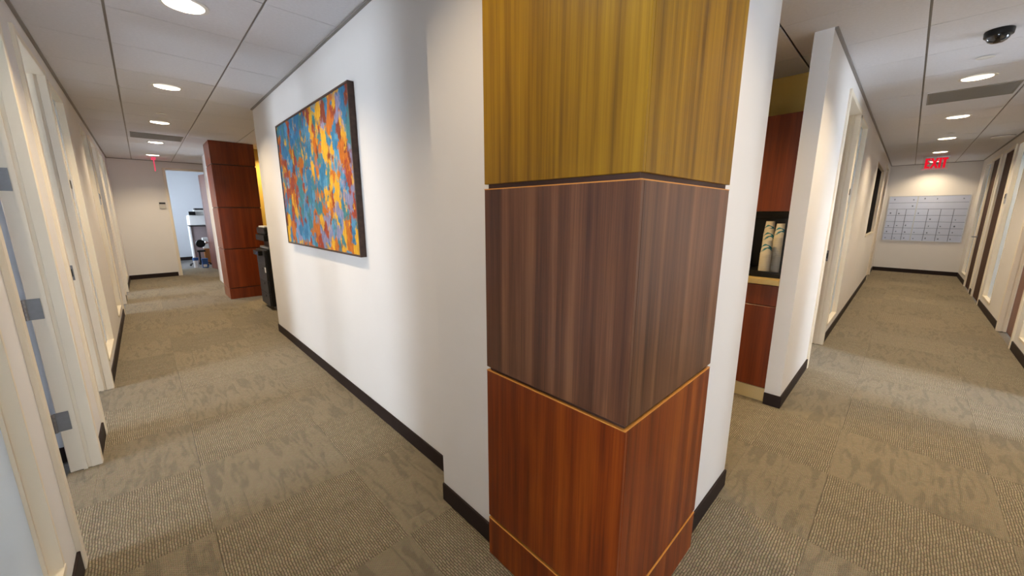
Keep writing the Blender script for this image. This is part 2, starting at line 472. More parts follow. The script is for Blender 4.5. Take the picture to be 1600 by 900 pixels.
def hole_tile(w, d, cx, cy, h):
    mb = MB(); K = 32
    ring = lambda r, z: [(cx + r * math.cos(2 * math.pi * k / K), cy + r * math.sin(2 * math.pi * k / K), z) for k in range(K)]

    def sq(z):
        out = []
        for k in range(K):
            a = 2 * math.pi * k / K; u, v = math.cos(a), math.sin(a)
            tx = ((w / 2 - cx) / u) if u > 1e-6 else ((-w / 2 - cx) / u if u < -1e-6 else 1e9)
            ty = ((d / 2 - cy) / v) if v > 1e-6 else ((-d / 2 - cy) / v if v < -1e-6 else 1e9)
            t = min(tx, ty); out.append((cx + u * t, cy + v * t, z))
        return out
    for R_ in (ring(HR, 0), sq(0), sq(h), ring(HR, h)): mb.v += R_
    for k in range(K):
        n = (k + 1) % K
        mb.f += [(k, n, K + n, K + k)[::-1], (K + k, K + n, 2 * K + n, 2 * K + k), (2 * K + k, 2 * K + n, 3 * K + n, 3 * K + k), (3 * K + k, 3 * K + n, n, k)]
    me = mb.mesh('ceiling_tile_hole', (0, 0, 0), recalc=True); me.materials.append(M['tile'])
    return me


def lay_ceiling(rects, EX, EY, main):
    gx, gy = (0.0065, 0.002) if main == 'y' else (0.002, 0.0065)
    for r in rects:
        for i in range(len(EX) - 1):
            for j in range(len(EY) - 1):
                o = overlap(r, EX[i], EX[i + 1], EY[j], EY[j + 1])
                if not o: continue
                a, b, c, d = o
                cx, cy = (a + b) / 2, (c + d) / 2
                hit = [h for h in holes if a < h[0] < b and c < h[1] < d]
                ga = gx if abs(a - EX[i]) < 1e-6 else 0.0; gb = gx if abs(b - EX[i + 1]) < 1e-6 else 0.0
                gc = gy if abs(c - EY[j]) < 1e-6 else 0.0; gd = gy if abs(d - EY[j + 1]) < 1e-6 else 0.0
                a, b, c, d = a + ga, b - gb, c + gc, d - gd
                cx, cy = (a + b) / 2, (c + d) / 2
                if hit:
                    me = hole_tile(b - a, d - c, hit[0][0] - cx, hit[0][1] - cy, 0.02)
                else:
                    me = tile_mesh('ceiling_tile_' + main, b - a, d - c, 0.02, M['tile'], 0, 0, 0.0)
                child_inst('ceiling_tile', me, (cx, cy, CEIL), ceiling)
        zt = CEIL + 0.007
        for x in EX:
            if r[0] - 0.01 < x < r[1] + 0.01:
                w = 0.013 if main == 'y' else 0.004
                B(x - w, x + w, r[2], r[3], zt, zt + 0.03).build('ceiling_tee', M['tee'], ceiling)
        for y in EY:
            if r[2] - 0.01 < y < r[3] + 0.01:
                w = 0.013 if main == 'x' else 0.004
                B(r[0], r[1], y - w, y + w, zt + 0.001, zt + 0.031).build('ceiling_tee', M['tee'], ceiling)


lay_ceiling([(-0.39, 0.966, 0.748, 1.52), (-0.39, 1.09, 1.52, 12.2), (1.09, 2.7, 5.465, 8.75), (1.09, 2.7, 10.72, 12.2), (-0.39, 2.7, 12.32, 12.9)], AX, AY, 'y')
lay_ceiling([(-0.39, 13.95, -1.0, 0.505), (-0.39, 0.925, 0.505, 0.748), (2.153, 3.39, 0.505, 0.61), (2.153, 4.26, 0.61, 0.748)], BX, BY, 'x')
lay_ceiling([(2.153, 4.26, 0.748, 2.7)], BX, KY, 'x')


# ------------------------------------------------------------------ walls
class Wall:
    """wall frame: s along the wall, n out of the wall into the corridor, z up"""
    def __init__(self, axis, at, sign):
        self.axis, self.at, self.sign = axis, at, sign

    def box(self, mb, s0, s1, n0, n1, z0, z1):
        a, b = self.at + self.sign * n0, self.at + self.sign * n1
        if self.axis == 'y': return mb.box(a, b, s0, s1, z0, z1)
        return mb.box(s0, s1, a, b, z0, z1)

    def pt(self, s, n, z):
        q = self.at + self.sign * n
        return (q, s, z) if self.axis == 'y' else (s, q, z)


WL = Wall('y', -0.39, 1)        # left wall of the left corridor
WR = Wall('x', -1.0, 1)         # right wall of the right corridor
WB = Wall('x', 0.505, -1)       # left wall of the right corridor
WE = Wall('x', 12.2, -1)        # end wall of the left corridor
HEAD = 2.53
SILL = 0.18


def wall(name, W, s0, s1, thick, openings, label, mat='wall'):
    mb = MB(); s = s0
    for a, b, z0, z1 in sorted(openings):
        if a > s: W.box(mb, s, a, -thick, 0, 0, TOP)
        if z0 > 0: W.box(mb, a, b, -thick, 0, 0, z0)
        W.box(mb, a, b, -thick, 0, z1, TOP)
        s = b
    if s1 > s: W.box(mb, s, s1, -thick, 0, 0, TOP)
    return struct(name, mb, M[mat], label)


DW = 0.99
C1, C2 = 3.445, 9.15
L_doors = [C1 - 0.2 - DW, C1 + 0.2, C2 - 0.2 - DW, C2 + 0.2]
L_sl = [C1 - 0.2 - DW - 0.22 - 0.81, C1 + 0.2 + DW + 0.22, C2 - 0.2 - DW - 0.22 - 0.81, C2 + 0.2 + DW + 0.22]
wall('wall_left', WL, -1.12, 12.2, 0.11, [(d, d + DW, 0, HEAD) for d in L_doors] + [(a, a + 0.81, SILL, HEAD) for a in L_sl] + [(-0.7, 0.5, 0, HEAD)],  # last opening is added out of view to let light in
     'long off-white wall with office doors along the left edge')
R_doors = [4.1, 6.82, 9.82, 11.2]
R_sl = [5.79, 8.79, 12.41]
wall('wall_right', WR, -0.39, 13.95, 0.11, [(d, d + DW, 0, HEAD) for d in R_doors] + [(a, a + 0.81, SILL, HEAD) for a in R_sl] + [(0.3, 1.8, 0, HEAD)],  # last opening, unseen, is added so light reaches the column
     'off-white wall with office doors along the right edge')
wall('wall_back', WB, 3.39, 13.95, 0.105, [(4.515, 4.515 + DW, 0, HEAD), (5.72, 6.53, SILL, HEAD), (9.3, 11.55, 1.08, 2.38), (11.85, 11.85 + DW, 0, HEAD)],
     'off-white wall on the left side of the right corridor')
wall('wall_end', WE, -0.5, 3.0, 0.12, [(0.5, 1.45, 0, 2.52)], 'cream end wall of the left corridor with an open doorway')
struct('wall_far', B(13.95, 14.07, -1.12, 0.61, 0, TOP), M['wall'], 'cream end wall of the right corridor behind the whiteboard')
struct('wall_painting', B(1.09, 1.21, 1.52, 5.465, 0, TOP), M['wall'], 'white wall carrying the abstract painting')
struct('wall_pier', B(0.966, 2.153, 0.52, 1.52, 0, TOP), M['wall'], 'white corner pier behind the wood column')
struct('wall_return', B(1.21, 2.7, 5.345, 5.465, 0, TOP), M['wall'], 'white wall beside the copier alcove')
struct('wall_alcove', MB().box(2.7, 2.82, 5.345, 12.32, 0, TOP), M['wall_warm_tint'], 'back wall of the copier alcove with warm light in its colour')
struct('wall_alcove_end', B(1.21, 2.7, 8.80, 8.92, 0, TOP), M['wall_warm_tint'], 'wall strip beside the far wood column with warm light in its colour')
struct('wall_passage', MB().box(1.09, 1.21, 8.80, 10.6, 0, TOP).box(1.09, 2.7, 10.6, 10.72, 0, TOP), M['wall'], 'narrow cream wall beyond the far wood column')
struct('wall_kitchen_side', B(2.03, 2.153, 1.52, 2.7, 0, TOP), M['wall'], 'kitchenette wall hidden by the white pier')
struct('wall_kitchen_end', B(2.03, 4.38, 2.7, 2.82, 0, TOP), M['wall'], 'back wall of the kitchenette')
struct('wall_kitchen_rear', B(4.26, 4.38, 0.61, 2.7, 0, TOP), M['wall_warm_tint'], 'wall above the kitchenette cabinets with warm light in its colour')

# offices behind the corridor walls (their windows bring the daylight)
mb = MB()
for y in (-1.12, 0.92, C1 - 0.05, 6.15, C2 - 0.05, 12.2):
    mb.box(-4.0, -0.5, y, y + 0.12, 0, TOP)
struct('wall_office_left', mb, M['wall_day_tint'], 'office partitions behind the left doorways with cool daylight in their colour')
mb = MB()
for x in (-0.51, 2.8, 5.3, 8.2, 10.94, 13.95):
    mb.box(x, x + 0.12, -4.2, -1.11, 0, TOP)
struct('wall_office_right', mb, M['wall_day_tint'], 'pale office partitions behind the right doorways')
mb = MB()
mb.box(4.38, 4.5, 2.82, 3.9, 0, TOP).box(8.8, 8.92, 0.61, 3.9, 0, TOP).box(11.2, 11.32, 0.61, 3.9, 0, TOP).box(13.95, 14.07, 0.61, 3.9, 0, TOP)
mb.box(8.92, 14.07, 3.78, 3.9, 0, TOP)
struct('wall_office_inner', mb, M['wall_day_tint'], 'inner office partitions behind the right corridor')


def office_window(n, W, s0, s1, thick, side_label, z0=0.75, z1=2.5, mid=None, half=0.6):
    """an outer wall strip with one large daylight window"""
    st = empty('window_%d' % n, W.pt((s0 + s1) / 2, 0, 0), 'office window with daylight ' + side_label, kind='structure')
    mid = (s0 + s1) / 2 if mid is None else mid
    a, b = mid - half, mid + half
    mb = MB()
    W.box(mb, s0, s1, -thick, 0, 0, z0); W.box(mb, s0, s1, -thick, 0, z1, TOP)
    W.box(mb, s0, a, -thick, 0, z0, z1); W.box(mb, b, s1, -thick, 0, z0, z1)
    mb.build('outer_wall', M['wall_day_tint'], st)
    f = MB()
    W.box(f, a, b, -0.05, 0.01, z0, z0 + 0.05); W.box(f, a, b, -0.05, 0.01, z1 - 0.05, z1)
    W.box(f, a, a + 0.05, -0.05, 0.01, z0 + 0.05, z1 - 0.05); W.box(f, b - 0.05, b, -0.05, 0.01, z0 + 0.05, z1 - 0.05)
    f.build('window_frame', M['frame'], st)
    p = MB(); W.box(p, a + 0.04, b - 0.04, -0.06, -0.05, z0 + 0.04, z1 - 0.04)
    p.build('pane', M['day'], st)
    return st


OL = Wall('y', -4.0, 1); OR = Wall('x', -4.2, 1); OB = Wall('x', 3.9, -1)
office_window(1, OL, 1.04, C1 - 0.05, 0.12, 'in the nearest left office', mid=2.75)
office_window(12, OL, -1.0, 0.92, 0.12, 'added unseen left of the camera', mid=0.0)  # added with its doorway to light the pier from the left
office_window(2, OL, C1 + 0.07, 6.15, 0.12, 'in the second left office', mid=4.25)
office_window(3, OL, 6.27, C2 - 0.05, 0.12, 'in the third left office', mid=8.45)
office_window(4, OL, C2 + 0.07, 12.2, 0.12, 'in the last left office', mid=9.9)
office_window(5, OR, -0.39, 2.8, 0.12, 'added unseen behind the camera', mid=1.05, half=0.42)  # added with its opening to light the column's right face
office_window(6, OR, 2.92, 5.3, 0.12, 'in the office right of the frame', mid=4.55)
office_window(7, OR, 5.42, 8.2, 0.12, 'behind the nearest right sidelight')
office_window(8, OR, 8.32, 10.94, 0.12, 'behind the second right sidelight')
office_window(9, OR, 11.06, 13.95, 0.12, 'behind the last right sidelight')
office_window(10, OB, 4.5, 8.8, 0.12, 'in the office left of the right corridor')
# room at the end of the left corridor
struct('wall_copy_room', MB().box(-0.5, 3.0, 16.2, 16.32, 0, TOP).box(2.88, 3.0, 12.32, 16.2, 0, TOP), M['wall_day_tint'], 'wall of the room beyond the end doorway with cool daylight in its colour')
OE = Wall('y', -0.5, 1)
office_window(11, OE, 12.32, 16.2, 0.12, 'in the room beyond the end doorway', half=0.4)


# ------------------------------------------------------------------ baseboards and ceiling edge trim
def baseboards(name, W, segs, label):
    for a, b in segs:
        mb = MB(); W.box(mb, a, b, 0, 0.011, 0, 0.098)
        struct(name, mb, M['base'], label)


FR = 0.012                      # casing overlap beyond the opening
lo = sorted([(d - FR, d + DW + FR) for d in L_doors])


def gaps(s0, s1, ops):
    out = []; s = s0
    for a, b in ops:
        if a > s: out.append((s, a))
        s = b
    if s1 > s: out.append((s, s1))
    return out


def base_struct(name, mb, label): struct(name, mb, M['base'], label, bev=0.002, seg=1)


for W, nm, s0, s1, ops, txt in (
        (WL, 'baseboard_left', -1.0, 12.2, [(-0.7, 0.5)] + lo, 'dark brown vinyl baseboard along the left office wall'),
        (WR, 'baseboard_right', -0.39, 13.95, [(0.3, 1.8)] + [(d - FR, d + DW + FR) for d in R_doors], 'dark brown vinyl baseboard along the right office wall'),
        (WB, 'baseboard_back', 3.39, 13.95, [(4.515 - FR, 4.515 + DW + FR), (11.85 - FR, 11.85 + DW + FR)], 'dark brown vinyl baseboard along the right corridor left wall'),
        (WE, 'baseboard_end', -0.39, 2.7, [(0.46, 1.49)], 'dark brown vinyl baseboard under the end wall thermostat')):
    for a, b in gaps(s0, s1, ops):
        mb = MB(); W.box(mb, a, b, 0, 0.011, 0, 0.098); base_struct(nm, mb, txt)
base_struct('baseboard_painting', B(1.079, 1.09, 1.52, 5.476, 0, 0.098), 'dark brown baseboard below the abstract painting')
base_struct('baseboard_pier', B(0.955, 0.966, 1.105, 1.52, 0, 0.098), 'dark brown baseboard left of the wood column')
base_struct('baseboard_pier', B(1.605, 2.153, 0.509, 0.52, 0, 0.098), 'dark brown baseboard right of the wood column')
base_struct('baseboard_stub', B(3.379, 3.39, 0.494, 0.61, 0, 0.098), 'dark baseboard at the white wall end beside the kitchenette')
base_struct('baseboard_far', B(13.939, 13.95, -1.0, 0.505, 0, 0.098), 'dark baseboard below the whiteboard')
base_struct('baseboard_copy_room', B(-0.38, 2.88, 16.189, 16.2, 0, 0.098), 'dark baseboard in the room beyond the end doorway')
base_struct('baseboard_office', B(-4.0, -0.51, C1 - 0.061, C1 - 0.05, 0, 0.098), 'black baseboard glimpsed through the nearest hinged doorway')
for nm, bx in (('trim_1', (-0.39, -0.372, -1.0, 12.2)), ('trim_2', (1.072, 1.09, 1.52, 5.465)), ('trim_3', (3.39, 13.95, 0.487, 0.505)), ('trim_4', (-0.372, 13.95, -1.0, -0.982)),
               ('trim_5', (-0.372, 2.7, 12.182, 12.2)), ('trim_6', (13.932, 13.95, -0.982, 0.487))):
    struct(nm, B(*bx, CEIL - 0.012, CEIL + 0.004), M['tee'], 'thin grey ceiling edge trim ' + {
        'trim_1': 'above the left office wall', 'trim_2': 'above the painting wall', 'trim_3': 'above the right corridor left wall', 'trim_4': 'above the right office wall',
        'trim_5': 'above the end doorway', 'trim_6': 'above the whiteboard wall'}[nm])


# ------------------------------------------------------------------ door frames, leaves, sidelights
door_n = [0]


def door_frame(W, s0, label, head=HEAD, width=DW, depth=0.115):
    door_n[0] += 1
    d = empty('door_%d' % door_n[0], W.pt(s0 + width / 2, 0, 0), label, kind='structure')
    s1 = s0 + width
    jambs = []
    for sd, (a, b, c) in (('near', (s0 - FR, s0 + 0.030, s0 + 0.040)), ('far', (s1 - 0.030, s1 + FR, s1 - 0.040))):
        mb = MB()
        W.box(mb, a, b, -depth, 0.013, 0, head + FR)
        j = mb.build('jamb', M['frame'], d, bev=0.003, seg=1)
        jambs.append(j)
        st = MB(); W.box(st, min(c, a + 0.03), max(c, b - 0.03), -0.062, -0.045, 0, head - 0.03)
        st.build('door_stop', M['frame'], j)
        cs = MB()
        if sd == 'near': W.box(cs, s0 - 0.015, s0 + 0.036, -0.03, 0.017, 0, head + FR + 0.002)
        else: W.box(cs, s1 - 0.036, s1 + 0.015, -0.03, 0.017, 0, head + FR + 0.002)
        cs.build('casing', M['frame'], j, bev=0.003, seg=1)
    mb = MB(); W.box(mb, s0 + 0.03, s1 - 0.03, -depth, 0.015, head - 0.03, head + FR)
    mb.build('head', M['frame'], d, bev=0.003, seg=1)
    return d, jambs


def hinges(W, d, jamb, s_face, toward, n_axis=-0.122):
    """three steel butt hinges on a jamb face"""
    for z in (1.668, 0.99, 0.325):
        mb = MB()
        W.box(mb, s_face, s_face + toward * 0.003, -0.122, -0.068, z - 0.057, z + 0.057)
        h = mb.build('hinge', M['steel'], jamb)
        p = W.pt(s_face + toward * 0.012, n_axis - 0.004, 0)
        k = MB()
        for q in range(5):
            zz = z - 0.057 + q * 0.0228
            k.tube((p[0], p[1], zz + 0.001), (p[0], p[1], zz + 0.0215), 0.0075, 10)
        # fold the knuckles into the hinge mesh
        me = h.data
        bm = bmesh.new(); bm.from_mesh(me)
        vs = [bm.verts.new((x * SC - wl[jamb][0], y * SC - wl[jamb][1], zz * SC - wl[jamb][2])) for x, y, zz in k.v]
        for f in k.f: bm.faces.new([vs[i] for i in f])
        # screw heads
        bm.to_mesh(me); bm.free()


def leaf_closed(W, d, s0, mat, n=-0.05, width=DW, head=HEAD, lever_at=None):
    mb = MB(); W.box(mb, s0 + 0.042, s0 + width - 0.042, n - 0.04, n - 0.016 + 0.0, 0.008, head - 0.033)
    lf = mb.build('leaf', M[mat], d, bev=0.002, seg=1)
    s = lever_at
    if s is not None:
        k = MB()
        p, q = W.pt(s, n - 0.02, 1.03), W.pt(s, n + 0.06, 1.03)
        k.tube(p, q, 0.011)
        k.tube(W.pt(s, n - 0.018, 1.03), W.pt(s, n - 0.005, 1.03), 0.028, 16)
        sg = -1 if s > s0 + width / 2 else 1
        k.tube(W.pt(s - 0.01 * sg, n + 0.055, 1.03), W.pt(s + 0.11 * sg, n + 0.055, 1.03), 0.009)
        k.build('lever_handle', M['steel'], lf)
    return lf


def strike(W, jamb, s_face, toward):
    mb = MB(); W.box(mb, s_face, s_face + toward * 0.003, -0.098, -0.064, 0.97, 1.09)
    h = mb.build('strike_plate', M['steel'], jamb)
    mb = MB(); W.box(mb, s_face + toward * 0.003, s_face + toward * 0.0045, -0.086, -0.070, 1.0, 1.06)
    k = mb.build('latch_hole', M['black'], jamb)


win_n = [20]


def sidelight(W, s0, label, width=0.81, sill=SILL, head=HEAD, glass='frosted', depth=0.105):
    win_n[0] += 1
    w = empty('window_%d' % win_n[0], W.pt(s0 + width / 2, 0, sill), label, kind='structure')
    s1 = s0 + width
    for a, b in ((s0, s0 + 0.02), (s1 - 0.02, s1)):
        mb = MB(); W.box(mb, a, b, -depth, 0.004, sill, head); mb.build('side_frame', M['frame'], w)
    mb = MB(); W.box(mb, s0, s1, -depth, 0.004, head - 0.02, head); mb.build('head_frame', M['frame'], w)
    mb = MB(); W.box(mb, s0, s1, -depth, 0.006, sill - 0.004, sill + 0.02); mb.build('sill', M['frame'], w)
    mb = MB(); W.box(mb, s0 + 0.018, s1 - 0.018, -0.050, -0.044, sill + 0.018, head - 0.018); mb.build('pane', M[glass], w)
    for a, b in ((s0 + 0.02, s0 + 0.032), (s1 - 0.032, s1 - 0.02)):
        mb = MB(); W.box(mb, a, b, -0.044, -0.034, sill + 0.02, head - 0.02); mb.build('glazing_bead', M['frame'], w)
    return w


def swung_leaf(W, d, hinge_s, n0, s_dir, mat='wood_door', width=0.9, head=HEAD, knob=True):
    """leaf opened square into the room: plane across the wall at s = hinge_s"""
    mb = MB(); W.box(mb, hinge_s, hinge_s + s_dir * 0.042, n0 - width, n0, 0.01, head - 0.035)
    lf = mb.build('leaf', M[mat], d, bev=0.002, seg=1)
    if knob:
        for sd in (-1, 1):
            base = hinge_s + s_dir * 0.021
            k = MB()
            k.tube(W.pt(base, n0 - width + 0.07, 1.03), W.pt(base + sd * 0.075, n0 - width + 0.07, 1.03), 0.011)
            k.tube(W.pt(base + sd * 0.07, n0 - width + 0.06, 1.03), W.pt(base + sd * 0.07, n0 - width + 0.18, 1.03), 0.009)
            k.build('lever_handle', M['steel'], lf)
    return lf


# left wall
d, j = door_frame(WL, L_doors[0], 'cream door frame with steel hinges and open brown door, nearest on the left wall')
hinges(WL, d, j[1], L_doors[0] + DW - 0.030, -1)
swung_leaf(WL, d, L_doors[0] + DW - 0.035, -0.135, -1)
d, j = door_frame(WL, L_doors[1], 'cream door frame with strike plate, second along the left wall')
strike(WL, j[1], L_doors[1] + DW - 0.030, -1)
swung_leaf(WL, d, L_doors[1] + 0.04, -0.135, 1)
d, j = door_frame(WL, L_doors[2], 'cream door frame third along the left wall')
strike(WL, j[1], L_doors[2] + DW - 0.030, -1)
swung_leaf(WL, d, L_doors[2] + 0.04, -0.135, 1)
d, j = door_frame(WL, L_doors[3], 'cream door frame farthest along the left wall')
strike(WL, j[1], L_doors[3] + DW - 0.030, -1)
swung_leaf(WL, d, L_doors[3] + 0.04, -0.135, 1)
for a, t in zip(L_sl, ('tall glass sidelight at the bottom left corner of the picture', 'tall glass sidelight after the second left door',
                       'tall glass sidelight before the third left door', 'tall glass sidelight next to the end wall on the left')):
    sidelight(WL, a, t)
# right wall
for s, t, mt, lev in ((4.1, 'cream door frame on the right wall just outside the picture', None, None),
                      (6.82, 'cream door frame with brown door, nearest on the right wall', 'wood_door', None),
                      (9.82, 'cream door frame with dark brown door, second on the right wall', 'wood_dark', None),
                      (11.2, 'cream door frame with lever-handled dark door, last on the right wall', 'wood_dark', 11.2 + DW - 0.11)):
    d, j = door_frame(WR, s, t)
    if mt: leaf_closed(WR, d, s, mt, lever_at=lev, n=0.008 if mt == 'wood_dark' else -0.05)
    else: swung_leaf(WR, d, s + 0.04, -0.135, 1)
for a, t in zip(R_sl, ('tall glass sidelight nearest on the right wall', 'tall glass sidelight in the middle of the right wall', 'tall glass sidelight at the far end of the right wall')):
    sidelight(WR, a, t)
# left wall of the right corridor
d, j = door_frame(WB, 4.515, 'cream open door frame just past the kitchenette wall end')
strike(WB, j[1], 4.515 + DW - 0.030, -1)
swung_leaf(WB, d, 4.515 + 0.04, -0.135, 1)
sidelight(WB, 5.72, 'tall glass sidelight past the door beside the kitchenette')
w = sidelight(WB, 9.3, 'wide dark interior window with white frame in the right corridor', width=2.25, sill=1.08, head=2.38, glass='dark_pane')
struct('wall_dark_room', B(8.92, 11.2, 0.9, 0.98, 0.5, TOP), M['backsplash'], 'black sheet standing in for the dark room behind the interior window')  # black sheet in place of the unlit room's shade
d, j = door_frame(WB, 11.85, 'cream door frame at the far end of the right corridor, left side')
leaf_closed(WB, d, 11.85, 'wood_door', lever_at=11.85 + 0.11)
# doorway in the end wall of the left corridor
d, j = door_frame(WE, 0.5, 'cream doorway in the end wall with a brown door swung inwards', head=2.52, width=0.95, depth=0.125)
mb = MB()
hx, hy, fx, fy = 1.40, 12.335, 1.215, 13.22
dx, dy = (fx - hx), (fy - hy); ln = math.hypot(dx, dy); nx, ny = dy / ln * 0.042, -dx / ln * 0.042
mb.v = [(hx, hy, .01), (fx, fy, .01), (fx + nx, fy + ny, .01), (hx + nx, hy + ny, .01)]
mb.v += [(x, y, 2.485) for x, y, z in mb.v]
mb.f = [(3, 2, 1, 0), (4, 5, 6, 7), (0, 1, 5, 4), (1, 2, 6, 5), (2, 3, 7, 6), (3, 0, 4, 7)]
lf = mb.build('leaf', M['wood_door'], d, bev=0.002, seg=1, recalc=True)
kx, ky = hx + dx * 0.92, hy + dy * 0.92
k = MB().tube((kx, ky, 0.72 + 0.0), (kx - nx * 1.2, ky - ny * 1.2, 0.72), 0.012)
kn = Vector((kx - nx * 1.7, ky - ny * 1.7, 0.72))
k.lathe((kn.x, kn.y, kn.z), [(0.0, -0.036), (0.022, -0.03), (0.034, -0.012), (0.034, 0.012), (0.022, 0.03), (0.0, 0.036)], 14)
k.build('door_knob', M['chrome'], lf, smooth=True)


# ------------------------------------------------------------------ wood columns
JZ = [(0.0, 0.183), (0.198, 0.876), (0.892, 1.585), (1.603, 2.292), (2.310, 2.676)]


def column(name, label, x0, x1, y0, y1, mats, core_pull=0.011):
    """panels on the face x = x0 (looking -x) and the face y = y0 (looking -y), open joints over a recessed core"""
    c = empty(name, ((x0 + x1) / 2, (y0 + y1) / 2, 0), label, 'column', 'wood panelled columns')
    T = 0.016
    cp = core_pull
    MB().box(x0 + cp, x1 - cp, y0 + cp, y1 - cp, 0, 2.676).build('core', M['reveal'], c)
    for (z0, z1), mt in zip(JZ, mats):
        B(x0, x0 + T, y0, y1, z0, z1).build('panel', M[mt], c, bev=0.0012, seg=1)
        B(x0 + T, x1, y0, y0 + T, z0, z1).build('panel', M[mt], c, bev=0.0012, seg=1)
        # thin pale veneer lipping on the top edge of each panel
        if z0 < 1.0 and mt != 'wood_far':
            e = MB().box(x0 - 0.0004, x0 + T, y0 - 0.0004, y1, z1 - 0.0015, z1 + 0.0018).box(x0 + T, x1, y0 - 0.0004, y0 + T, z1 - 0.0015, z1 + 0.0018)
            e.build('edge_lipping', M['lipping'], c)
    return c


M['lipping'] = plain('pale_edge_lipping', (0.62, 0.26, 0.05), 0.4, var=0.1)
column('wood_column', 'large striped wood veneer corner column in the foreground', 0.925, 1.605, 0.485, 1.105,
       ['wood_red', 'wood_red', 'wood_mid', 'wood_gold', 'wood_gold'])
column('wood_column', 'smaller red mahogany panelled column beside the copier', 0.943, 1.57, 8.15, 8.80, ['wood_far'] * 5)

# ------------------------------------------------------------------ painting
pt = empty('painting', (1.068, 3.487, 1.2), 'square abstract painting of blue, orange and yellow patches in walnut frame', 'painting')
PY0, PY1, PZ0, PZ1, PX0, PX1 = 2.584, 4.39, 1.2, 2.325, 1.047, 1.089
B(PX0 + 0.006, PX1, PY0 + 0.012, PY1 - 0.012, PZ0 + 0.012, PZ1 - 0.012).build('canvas', M['canvas'], pt)
B(PX0, PX1, PY0, PY0 + 0.014, PZ0, PZ1).build('frame_bar', M['pframe'], pt, bev=0.001, seg=1)
B(PX0, PX1, PY1 - 0.014, PY1, PZ0, PZ1).build('frame_bar', M['pframe'], pt, bev=0.001, seg=1)
B(PX0, PX1, PY0 + 0.014, PY1 - 0.014, PZ0, PZ0 + 0.014).build('frame_bar', M['pframe'], pt, bev=0.001, seg=1)
B(PX0, PX1, PY0 + 0.014, PY1 - 0.014, PZ1 - 0.014, PZ1).build('frame_bar', M['pframe'], pt, bev=0.001, seg=1)


# ------------------------------------------------------------------ downlights
def downlight(x, y, label, watts=DOWNLIGHT_W, color=WARM):
    g = 'round recessed downlights'
    d = empty('downlight', (x, y, CEIL - 0.004), label, 'ceiling light', g)
    MB().lathe((x, y, CEIL), [(HR + 0.012, -0.0005), (HR + 0.011, -0.0045), (HR - 0.010, -0.005), (HR - 0.012, 0.004)], 32).build('trim_ring', M['reflector'], d, smooth=True)
    MB().lathe((x, y, CEIL), [(HR - 0.012, 0.002), (0.085, 0.030), (0.062, 0.065), (0.0, 0.066)], 32).build('reflector', M['reflector'], d, smooth=True)
    MB().lathe((x, y, CEIL + 0.045), [(0.0, 0.0), (0.058, 0.0), (0.060, 0.006), (0.0, 0.007)], 24).build('lens', M['lens'], d, smooth=True)
    ld = bpy.data.lights.new('downlight_lamp', 'AREA'); ld.shape = 'DISK'; ld.size = 0.11 * SC
    ld.energy = watts; ld.color = color; ld.spread = math.radians(125)
    lo_ = bpy.data.objects.new('downlight_lamp', ld); col.objects.link(lo_)
    lo_.parent = d; lo_.location = Vector((x, y, CEIL + 0.040)) * SC - wl[d]
    return d


ordA = ('unseen downlight added above the frame to brighten the corner pier', 'large bright downlight at the top edge in the left corridor', 'second visible downlight going down the left corridor',
        'third visible downlight down the left corridor', 'downlight behind the vent in the left corridor', 'last downlight next to the edge-on exit sign')
for (x, y), t in zip(lights_A, ordA): downlight(x, y, t, 9.0 if y < 2 else DOWNLIGHT_W)  # nearest lamp is an unseen addition that brightens the pier
ordB = ('right corridor downlight above the camera', 'right corridor downlight just beyond the right edge', 'downlight between black dome camera and vent in the right corridor',
        'downlight just behind the right corridor vent', 'third downlight visible down the right corridor', 'last visible downlight just above the red EXIT sign', 'downlight hidden behind the red EXIT sign')
for (x, y), t in zip(lights_B, ordB): downlight(x, y, t, 13.0 if x > 13 or x < 2 else DOWNLIGHT_W)
downlight(3.0, 1.40, 'downlight inside the kitchenette', 34.0, (1.0, 0.70, 0.32))
downlight(1.76, 8.37, 'downlight over the copier alcove', 20.0, (1.0, 0.70, 0.30))


# ------------------------------------------------------------------ ceiling fittings
def vent(x0, x1, y0, y1, label, along):
    v = empty('ceiling_vent', ((x0 + x1) / 2, (y0 + y1) / 2, CEIL - 0.007), label, 'air vent', 'grey ceiling vents')
    z0, z1 = CEIL - 0.007, CEIL - 0.0003
    for bx in ((x0, x1, y0, y0 + 0.015), (x0, x1, y1 - 0.015, y1), (x0, x0 + 0.015, y0 + 0.015, y1 - 0.015), (x1 - 0.015, x1, y0 + 0.015, y1 - 0.015)):
        B(*bx, z0, z1).build('vent_frame', M['vent'], v)
    B(x0 + 0.015, x1 - 0.015, y0 + 0.015, y1 - 0.015, CEIL - 0.002, z1).build('backing', M['vent'], v)
    n = 18
    for k in range(n):
        if along == 'y':
            w = (x1 - x0 - 0.03) / n; a = x0 + 0.015 + k * w
            B(a + w * 0.2, a + w * 0.8, y0 + 0.015, y1 - 0.015, CEIL - 0.006, CEIL - 0.002).build('slat', M['vent'], v)
        else:
            w = (y1 - y0 - 0.03) / n; a = y0 + 0.015 + k * w
            B(x0 + 0.015, x1 - 0.015, a + w * 0.2, a + w * 0.8, CEIL - 0.006, CEIL - 0.002).build('slat', M['vent'], v)


vent(0.04, 0.645, 8.14, 8.68, 'grey square ceiling vent in the left corridor', 'x')
vent(5.885, 6.435, -0.545, 0.045, 'grey square ceiling vent in the right corridor', 'y')

